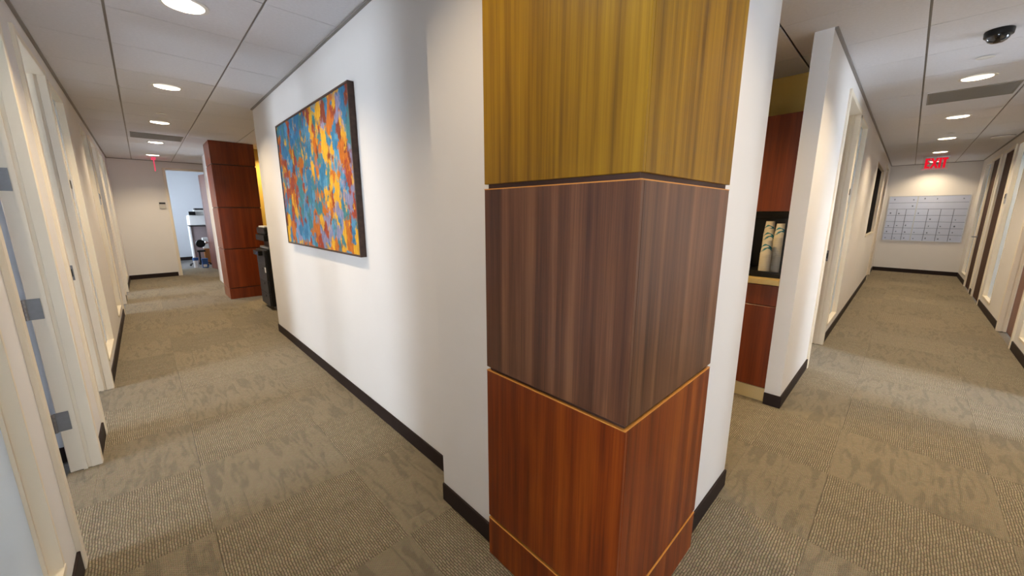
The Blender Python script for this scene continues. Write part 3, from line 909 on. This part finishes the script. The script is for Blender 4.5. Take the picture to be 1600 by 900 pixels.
dm = empty('dome_camera', (4.22, -0.24, CEIL - 0.08), 'black dome security camera on the ceiling at top right', 'security camera')
MB().lathe((4.22, -0.24, CEIL), [(0.0, -0.0003), (0.064, -0.0003), (0.067, -0.005), (0.065, -0.036), (0.060, -0.040), (0.0, -0.040)], 32).build('base', M['black'], dm, smooth=True)
MB().lathe((4.22, -0.24, CEIL - 0.040), [(0.054, 0.0), (0.051, -0.015), (0.041, -0.028), (0.025, -0.037), (0.0, -0.040)], 32).build('dome', M['dome'], dm, smooth=True)
for (x, y, t) in ((4.845, -0.235, 'round white sprinkler cover plate behind the dome camera'), (8.92, -0.25, 'round white sprinkler cover plate far down the right corridor'),
                  (0.335, 6.44, 'round white sprinkler cover plate in the left corridor')):
    s_ = empty('sprinkler_cover', (x, y, CEIL - 0.008), t, 'sprinkler', 'sprinkler covers')
    MB().lathe((x, y, CEIL), [(0.0, -0.0065), (0.048, -0.0062), (0.050, -0.005), (0.050, -0.0045)], 28).build('plate', M['reflector'], s_, smooth=True)
    MB().lathe((x, y, CEIL), [(0.030, -0.0045), (0.030, -0.0002), (0.0, -0.0002)], 20).build('cup', M['dkgrey'], s_, smooth=True)
sp = empty('ceiling_speaker', (9.85, -0.86, CEIL - 0.02), 'flat white round ceiling device by the right wall', 'ceiling device')
MB().lathe((9.85, -0.84, CEIL), [(0.0, -0.0003), (0.12, -0.0003), (0.125, -0.006), (0.115, -0.02), (0.0, -0.022)], 32).build('body', M['white'], sp, smooth=True)
MB().lathe((9.85, -0.84, CEIL), [(0.1255, -0.0004), (0.1275, -0.003), (0.1255, -0.006)], 32).build('rim', M['dkgrey'], sp, smooth=True)


# ------------------------------------------------------------------ exit signs
def letter_boxes(ch, mb, place, x, w, h, t):
    """block letter strokes; place(u, v0, u1, v1) adds a stroke rectangle"""
    if ch == 'E':
        place(mb, x, 0, x + t, h); place(mb, x, 0, x + w, t); place(mb, x, h - t, x + w, h); place(mb, x, (h - t) / 2, x + w * 0.85, (h + t) / 2)
    if ch == 'I': place(mb, x, 0, x + t, h)
    if ch == 'T':
        place(mb, x, h - t, x + w, h); place(mb, x + (w - t) / 2, 0, x + (w + t) / 2, h)


ex = empty('exit_sign', (12.2, -0.22, 2.42), 'red EXIT sign facing the camera at the end of the right corridor', 'exit sign', 'red exit signs')
B(12.17, 12.23, -0.41, -0.03, CEIL - 0.035, CEIL - 0.013).build('housing', M['alu'], ex, bev=0.003, seg=1)
B(12.197, 12.203, -0.405, -0.035, 2.42, CEIL - 0.035).build('acrylic_plate', M['acrylic'], ex)
B(12.196, 12.204, -0.405, -0.035, 2.412, 2.42).build('lower_edge', M['pink'], ex)


def place(mb, u0, v0, u1, v1):          # u runs to the viewer's right (-y)
    mb.box(12.190, 12.196, -0.070 - u0, -0.070 - u1, 2.432 + v0, 2.432 + v1)


H_, T_ = 0.205, 0.038
for ch, u, w in (('E', 0.0, 0.075), ('I', 0.197, 0.036), ('T', 0.238, 0.085)):
    mb = MB(); letter_boxes(ch, mb, place, u, w, H_, T_)
    mb.build('letter', M['red'], ex)
mb = MB()
for a, b in ((0.095, 0.180), (0.180, 0.095)):
    sg = 1 if b > a else -1
    p = [(a - 0.019, 0), (a + 0.019, 0), (b + 0.019, H_), (b - 0.019, H_)]
    n = len(mb.v)
    mb.v += [(12.190, -0.070 - u, 2.432 + v) for u, v in p] + [(12.196, -0.070 - u, 2.432 + v) for u, v in p]
    mb.f += [tuple(n + i for i in q) for q in ((0, 1, 2, 3), (7, 6, 5, 4), (0, 4, 5, 1), (1, 5, 6, 2), (2, 6, 7, 3), (3, 7, 4, 0))]
mb.build('letter', M['red'], ex, recalc=True)

e2 = empty('exit_sign', (0.352, 11.62, 2.41), 'red exit sign seen edge-on at the end of the left corridor', 'exit sign', 'red exit signs')
B(0.315, 0.388, 11.45, 11.79, CEIL - 0.03, CEIL - 0.0005).build('housing', M['pink'], e2, bev=0.002, seg=1)
B(0.346, 0.358, 11.455, 11.785, 2.41, CEIL - 0.03).build('acrylic_plate', M['pink'], e2)

# ------------------------------------------------------------------ whiteboard calendar on the far wall
wb = empty('whiteboard', (13.94, -0.257, 0.808), 'wide whiteboard calendar with ruled grid on the far wall', 'whiteboard')
BY0, BY1, BZ0, BZ1 = -0.936, 0.424, 0.808, 1.921
split = -0.088
B(13.935, 13.949, split + 0.004, BY1 - 0.012, BZ0 + 0.012, BZ1 - 0.012).build('panel', M['board'], wb)
B(13.935, 13.949, BY0 + 0.012, split - 0.004, BZ0 + 0.012, BZ1 - 0.012).build('panel', M['board'], wb)
for bx in ((BY0, BY1, BZ0, BZ0 + 0.014), (BY0, BY1, BZ1 - 0.014, BZ1), (BY0, BY0 + 0.014, BZ0 + 0.014, BZ1 - 0.014), (BY1 - 0.014, BY1, BZ0 + 0.014, BZ1 - 0.014), (split - 0.012, split + 0.012, BZ0 + 0.014, BZ1 - 0.014)):
    B(13.930, 13.949, *bx).build('frame_bar', M['alu'], wb)
cols = [BY1 - 0.012 - k * (BY1 - split - 0.012) / 3 for k in range(4)]
cols2 = [split - 0.004 - k * (split - BY0 - 0.016) / 4 for k in range(5)]
rows = [BZ1 - 0.012 - k * (BZ1 - BZ0 - 0.024) / 7 for k in range(8)]
for c in cols[1:3] + cols2[1:4]:
    B(13.9338, 13.935, c - 0.005, c + 0.005, BZ0 + 0.014, rows[2]).build('rule_line', M['ink'], wb)
for r in rows[1:7]:
    B(13.9338, 13.935, BY0 + 0.014, BY1 - 0.014, r - 0.004, r + 0.004).build('rule_line', M['ink'], wb)
rnd = random.Random(3)
for ri in range(7):
    for cl in (cols, cols2):
        for ci in range(len(cl) - 1):
            if rnd.random() < (0.9 if ri >= 4 else 0.55):
                yy = cl[ci] - 0.03 - rnd.random() * 0.02 if ri > 1 else (cl[ci] + cl[ci + 1]) / 2
                zz = rows[ri + 1] + 0.03 + rnd.random() * 0.02 + (0.03 if ri < 2 else 0)
                B(13.9336, 13.935, yy - 0.013 - rnd.random() * 0.014, yy, zz, zz + 0.018 + rnd.random() * 0.02).build('pen_mark', M['ink'], wb)


# ------------------------------------------------------------------ small wall fittings
def plaque(W, s, z, label, w=0.10, h=0.155):
    o = empty('door_plaque', W.pt(s, 0, z - h / 2), label, 'sign', 'room plaques')
    mb = MB(); W.box(mb, s - w / 2, s + w / 2, 0.0005, 0.010, z - h / 2, z + h / 2); mb.build('plate', M['alu'], o, bev=0.001, seg=1)
    mb = MB(); W.box(mb, s - w / 2 + 0.008, s + w / 2 - 0.008, 0.010, 0.0125, z + 0.005, z + h / 2 - 0.008); mb.build('name_strip', M['dkgrey'], o)


plaque(WL, L_doors[1] + DW + 0.13, 1.69, 'room plaque after the second left door')
plaque(WL, L_doors[2] - 0.11, 1.69, 'room plaque before the third left door')
plaque(WR, 9.70, 1.72, 'room plaque before the second right door')
plaque(WB, 4.515 + DW + 0.13, 1.69, 'room plaque by the door past the kitchenette')

th = empty('thermostat', WE.pt(0.387, 0, 1.605), 'small white thermostat on the end wall beside the doorway', 'thermostat')
mb = MB(); WE.box(mb, 0.33, 0.445, 0.0005, 0.028, 1.605, 1.72); mb.build('body', M['thermo'], th, bev=0.004)
mb = MB(); WE.box(mb, 0.333, 0.442, 0.0005, 0.032, 1.705, 1.745); mb.build('display', M['dkgrey'], th, bev=0.002, seg=1)

# ------------------------------------------------------------------ kitchenette
KX = 3.42
for k in range(2):
    y0, y1 = 0.612 + k * 0.9, 1.506 + k * 0.9
    t = ('red wood base cabinet under the tan counter next to the white wall end', 'red wood base cabinet deeper inside the kitchenette')[k]
    bc = empty('base_cabinet', (3.8, (y0 + y1) / 2, 0), t, 'cabinet', 'kitchenette base cabinets')
    B(KX + 0.02, 4.258, y0, y1, 0.112, 0.955).build('body', M['wood_far'], bc)
    B(KX + 0.004, 4.258, y0, y1, 0.0, 0.110).build('toe_kick', M['toe'], bc)
    dr = B(KX, KX + 0.019, y0 + 0.003, y1 - 0.003, 0.79, 0.95).build('drawer', M['wood_far'], bc, bev=0.0015, seg=1)
    for q in range(2):
        a = y0 + 0.003 + q * (y1 - y0 - 0.003) / 2
        B(KX, KX + 0.019, a, a + (y1 - y0) / 2 - 0.006, 0.116, 0.784).build('door', M['wood_far'], bc, bev=0.0015, seg=1)
    MB().tube((KX - 0.03, (y0 + y1) / 2 - 0.06, 0.87), (KX - 0.03, (y0 + y1) / 2 + 0.06, 0.87), 0.006).tube((KX, (y0 + y1) / 2 - 0.05, 0.87), (KX - 0.03, (y0 + y1) / 2 - 0.05, 0.87), 0.005).tube((KX, (y0 + y1) / 2 + 0.05, 0.87), (KX - 0.03, (y0 + y1) / 2 + 0.05, 0.87), 0.005).build('pull', M['steel'], dr)
    t = ('red wood wall cabinet above the paper cups', 'red wood wall cabinet deeper inside the kitchenette')[k]
    uc = empty('wall_cabinet', (4.1, (y0 + y1) / 2, 1.52), t, 'cabinet', 'kitchenette wall cabinets')
    B(3.94, 4.258, y0, y1, 1.515, 2.30).build('body', M['wood_far'], uc)
    for q in range(2):
        a = y0 + 0.003 + q * (y1 - y0 - 0.003) / 2
        B(3.92, 3.939, a, a + (y1 - y0) / 2 - 0.006, 1.515, 2.30).build('door', M['wood_far'], uc, bev=0.0015, seg=1)
ct = empty('countertop', (3.8, 1.5, 0.957), 'tan laminate countertop in the kitchenette', 'countertop')
B(KX - 0.025, 4.258, 0.612, 2.41, 0.957, 0.998).build('top', M['counter'], ct, bev=0.003)
B(4.238, 4.258, 0.612, 2.41, 0.999, 1.514).build('backsplash', M['backsplash'], ct)

# black organiser with cup stacks
og = empty('cup_organizer', (3.78, 0.83, 0.998), 'black countertop organizer holding paper cup stacks', 'organizer', )
B(3.50, 4.0, 0.630, 1.0, 0.999, 1.025).build('tray', M['black'], og, bev=0.004)
B(3.98, 4.0, 0.630, 1.0, 1.026, 1.46).build('back_panel', M['black'], og)
B(3.50, 3.98, 0.630, 0.645, 1.026, 1.46).build('side_panel', M['black'], og)
B(3.50, 3.515, 0.645, 1.0, 1.026, 1.045).build('front_lip', M['black'], og)


def cup_stack(x, y, h, label):
    st = empty('cup_stack', (x, y, 1.026), label, 'paper cups', 'stacks of paper cups')
    r0, r1, ch, step = 0.040, 0.031, 0.115, 0.0145
    n = max(1, int((h - ch) / step))
    for k in range(n):
        z = 1.0262 + k * step
        MB().lathe((x, y, z), [(r0 - 0.002, 0.001), (r0 + 0.0015, 0.0), (r0 + 0.0022, 0.003), (r0 + 0.0012, 0.006), (r0 - 0.0014, step - 0.0004)], 24).build('cup_rim', M['cup'], st, smooth=True)
    z = 1.0262 + n * step
    c = MB().lathe((x, y, z), [(r0 + 0.0015, 0.0), (r0 + 0.0022, 0.003), (r0 + 0.0006, 0.006), (r1, ch), (r1 - 0.002, ch), (r1 - 0.003, ch - 0.006), (0.0, ch - 0.006)], 24).build('top_cup', M['cup'], st, smooth=True)
    # printed swoosh: a slanted band wrapped round the cup
    mb = MB(); K = 28
    for band, (zc, th_, amp) in enumerate(((0.040, 0.020, 0.016), (0.066, 0.015, 0.014))):
        base = len(mb.v)
        for k in range(K + 1):
            a = 2 * math.pi * k / K
            zz = zc + amp * math.sin(a * 2 + 0.6 + band)
            for q in (-1, 1):
                z_ = zz + q * th_ * 0.5 * (0.7 + 0.3 * math.sin(a * 5))
                rr = r0 + (r1 - r0) * z_ / ch + 0.0008
                mb.v.append((x + rr * math.cos(a), y + rr * math.sin(a), z + z_))
        for k in range(K):
            i = base + 2 * k
            mb.f.append((i, i + 2, i + 3, i + 1))
    mb.build('printed_swoosh', M['teal'], c)
    return st


cup_stack(3.60, 0.765, 0.265, 'front stack of white paper cups with teal swoosh')
cup_stack(3.72, 0.785, 0.355, 'second stack of white paper cups behind the front one')
cup_stack(3.68, 0.702, 0.40, 'tallest stack of white paper cups at the right of the organizer')
cup_stack(3.85, 0.815, 0.405, 'rearmost stack of white paper cups in the organizer')
cm = empty('coffee_machine', (3.75, 1.16, 0.998), 'grey coffee machine half hidden by the white pier', 'coffee machine')
B(3.60, 4.0, 1.02, 1.32, 0.999, 1.44).build('body', M['grey'], cm, bev=0.01)
B(3.50, 3.60, 1.03, 1.31, 0.999, 1.03).build('drip_tray', M['black'], cm, bev=0.004)
B(3.50, 3.60, 1.02, 1.32, 1.29, 1.44).build('brew_head', M['dkgrey'], cm, bev=0.008)

# ------------------------------------------------------------------ copier in the left alcove
cp = empty('copier', (1.55, 6.97, 0), 'tall black and grey office copier between painting wall and wood column', 'copier')
X0, X1, Y0, Y1 = 1.255, 1.86, 6.70, 7.26
B(X0 + 0.03, X1, Y0, Y1, 0.06, 0.95).build('body', M['black'], cp, bev=0.012)
for k, (z0, z1) in enumerate(((0.07, 0.265), (0.272, 0.465), (0.472, 0.70))):
    dw = B(X0, X0 + 0.03, Y0 + 0.01, Y1 - 0.01, z0, z1).build('paper_drawer', M['dkgrey'], cp, bev=0.004)
    B(X0 - 0.006, X0, (Y0 + Y1) / 2 - 0.08, (Y0 + Y1) / 2 + 0.08, z1 - 0.06, z1 - 0.035).build('drawer_pull', M['black'], dw)
B(X0 - 0.004, X0 + 0.03, Y0 + 0.012, Y0 + 0.075, 0.60, 0.68).build('status_label', M['white'], cp, bev=0.002, seg=1)
B(X0, X0 + 0.03, Y0 + 0.01, Y1 - 0.01, 0.705, 0.94).build('front_cover', M['dkgrey'], cp, bev=0.004)
B(X0 + 0.06, X1, Y0 + 0.01, Y1 - 0.01, 0.955, 0.985).build('output_tray', M['grey'], cp, bev=0.004)
B(X0 + 0.12, X1, Y0 + 0.01, Y1 - 0.01, 0.986, 1.08).build('rear_column', M['black'], cp)
B(X0 + 0.02, X1, Y0 - 0.005, Y1 + 0.005, 1.08, 1.17).build('scanner_bed', M['black'], cp, bev=0.008)
B(X0 + 0.04, X1, Y0 + 0.01, Y1 - 0.01, 1.175, 1.285).build('document_feeder', M['black'], cp, bev=0.02)
B(X0 + 0.05, X1 - 0.05, Y0 + 0.02, Y1 - 0.15, 1.286, 1.305).build('paper_stack', M['white'], cp)
pn = B(X0 - 0.055, X0 + 0.0, Y0 + 0.12, Y1 - 0.08, 0.86, 0.93).build('control_panel', M['black'], cp, bev=0.006)
B(X0 - 0.059, X0 - 0.0545, Y0 + 0.16, Y0 + 0.30, 0.875, 0.918).build('screen', M['screen'], pn)
for x in (X0 + 0.09, X1 - 0.08):
    for y in (Y0 + 0.07, Y1 - 0.07):
        MB().tube((x, y - 0.015, 0.03), (x, y + 0.015, 0.03), 0.029, 16).build('caster', M['grey'], cp)

# ------------------------------------------------------------------ room beyond the end doorway
tc_ = empty('storage_cabinet', (1.3, 14.75, 0), 'mauve cabinet with white edge standing beyond the end doorway', 'cabinet')
B(0.99, 1.70, 14.62, 15.1, 0.0, 1.115).build('body', M['mauve'], tc_)
B(0.955, 0.988, 14.60, 15.1, 0.0, 1.115).build('side_panel', M['white'], tc_)
B(0.955, 1.70, 14.60, 15.1, 1.116, 1.140).build('top', M['dkgrey'], tc_, bev=0.002, seg=1)
pr = empty('desk_printer', (1.2, 14.85, 1.141), 'white desktop printer on top of the mauve cabinet', 'printer')
B(0.98, 1.42, 14.66, 15.06, 1.142, 1.44).build('body', M['white'], pr, bev=0.015)
B(0.955, 0.985, 14.72, 15.0, 1.15, 1.42).build('side_tray', M['white'], pr, bev=0.006)
B(1.0, 1.15, 14.62, 14.68, 1.44, 1.545).build('control_panel', M['black'], pr, bev=0.006)
B(1.13, 1.42, 14.68, 15.06, 1.44, 1.59).build('scanner', M['white'], pr, bev=0.01)
B(1.15, 1.42, 14.68, 15.06, 1.592, 1.64).build('lid', M['dkgrey'], pr, bev=0.008)
ch = empty('office_chair', (1.13, 14.15, 0), 'black office chair seen through the end doorway', 'chair')
B(1.0, 1.2, 14.0, 14.3, 0.40, 0.45).build('seat', M['black'], ch, bev=0.02)
bk = MB().lathe((1.12, 14.2, 0.63), [(0.0, -0.02), (0.10, -0.018), (0.115, 0.0), (0.10, 0.018), (0.0, 0.02)], 20, axis='y').build('backrest', M['black'], ch, smooth=True)
MB().tube((1.06, 14.14, 0.40), (1.06, 14.14, 0.07), 0.022).build('post', M['black'], ch)
for k in range(5):
    a = 2 * math.pi * k / 5 + 0.3
    lg = MB().tube((1.06, 14.14, 0.08), (1.06 + 0.24 * math.cos(a), 14.14 + 0.24 * math.sin(a), 0.06), 0.014).build('leg', M['black'], ch)
    MB().tube((1.06 + 0.24 * math.cos(a), 14.125 + 0.24 * math.sin(a), 0.026), (1.06 + 0.24 * math.cos(a), 14.155 + 0.24 * math.sin(a), 0.026), 0.025, 12).build('caster', M['black'], lg)
bi = empty('waste_bin', (0.92, 13.68, 0), 'white waste bin with navy rim on the floor beyond the doorway', 'bin')
MB().lathe((0.92, 13.70, 0.0), [(0.0, 0.0), (0.052, 0.0), (0.060, 0.20), (0.056, 0.20), (0.05, 0.02), (0.0, 0.02)], 20).build('body', M['white'], bi, smooth=True)
MB().lathe((0.92, 13.70, 0.0), [(0.0605, 0.20), (0.066, 0.205), (0.070, 0.275), (0.064, 0.275), (0.058, 0.205)], 20).build('liner', M['blue'], bi, smooth=True)
b2 = empty('paper_box', (1.10, 13.50, 0), 'blue and white carton on the floor beside the open brown door', 'box')
B(1.035, 1.165, 13.44, 13.56, 0.0, 0.21).build('carton', M['blue'], b2, bev=0.003, seg=1)
B(1.03, 1.17, 13.435, 13.565, 0.211, 0.262).build('lid', M['blue'], b2, bev=0.003, seg=1)
B(1.05, 1.13, 13.432, 13.439, 0.03, 0.10).build('label_patch', M['white'], b2)
sd = empty('side_table', (1.28, 14.4, 0), 'small honey wood stand beyond the end doorway', 'table')
B(1.20, 1.5, 14.36, 14.58, 0.0, 0.46).build('body', M['orange'], sd)
bx = empty('cream_box', (1.27, 14.45, 0.461), 'cream upright box on the honey wood stand', 'box')
B(1.19, 1.33, 14.40, 14.55, 0.461, 0.79).build('carton', M['white'], bx, bev=0.02)
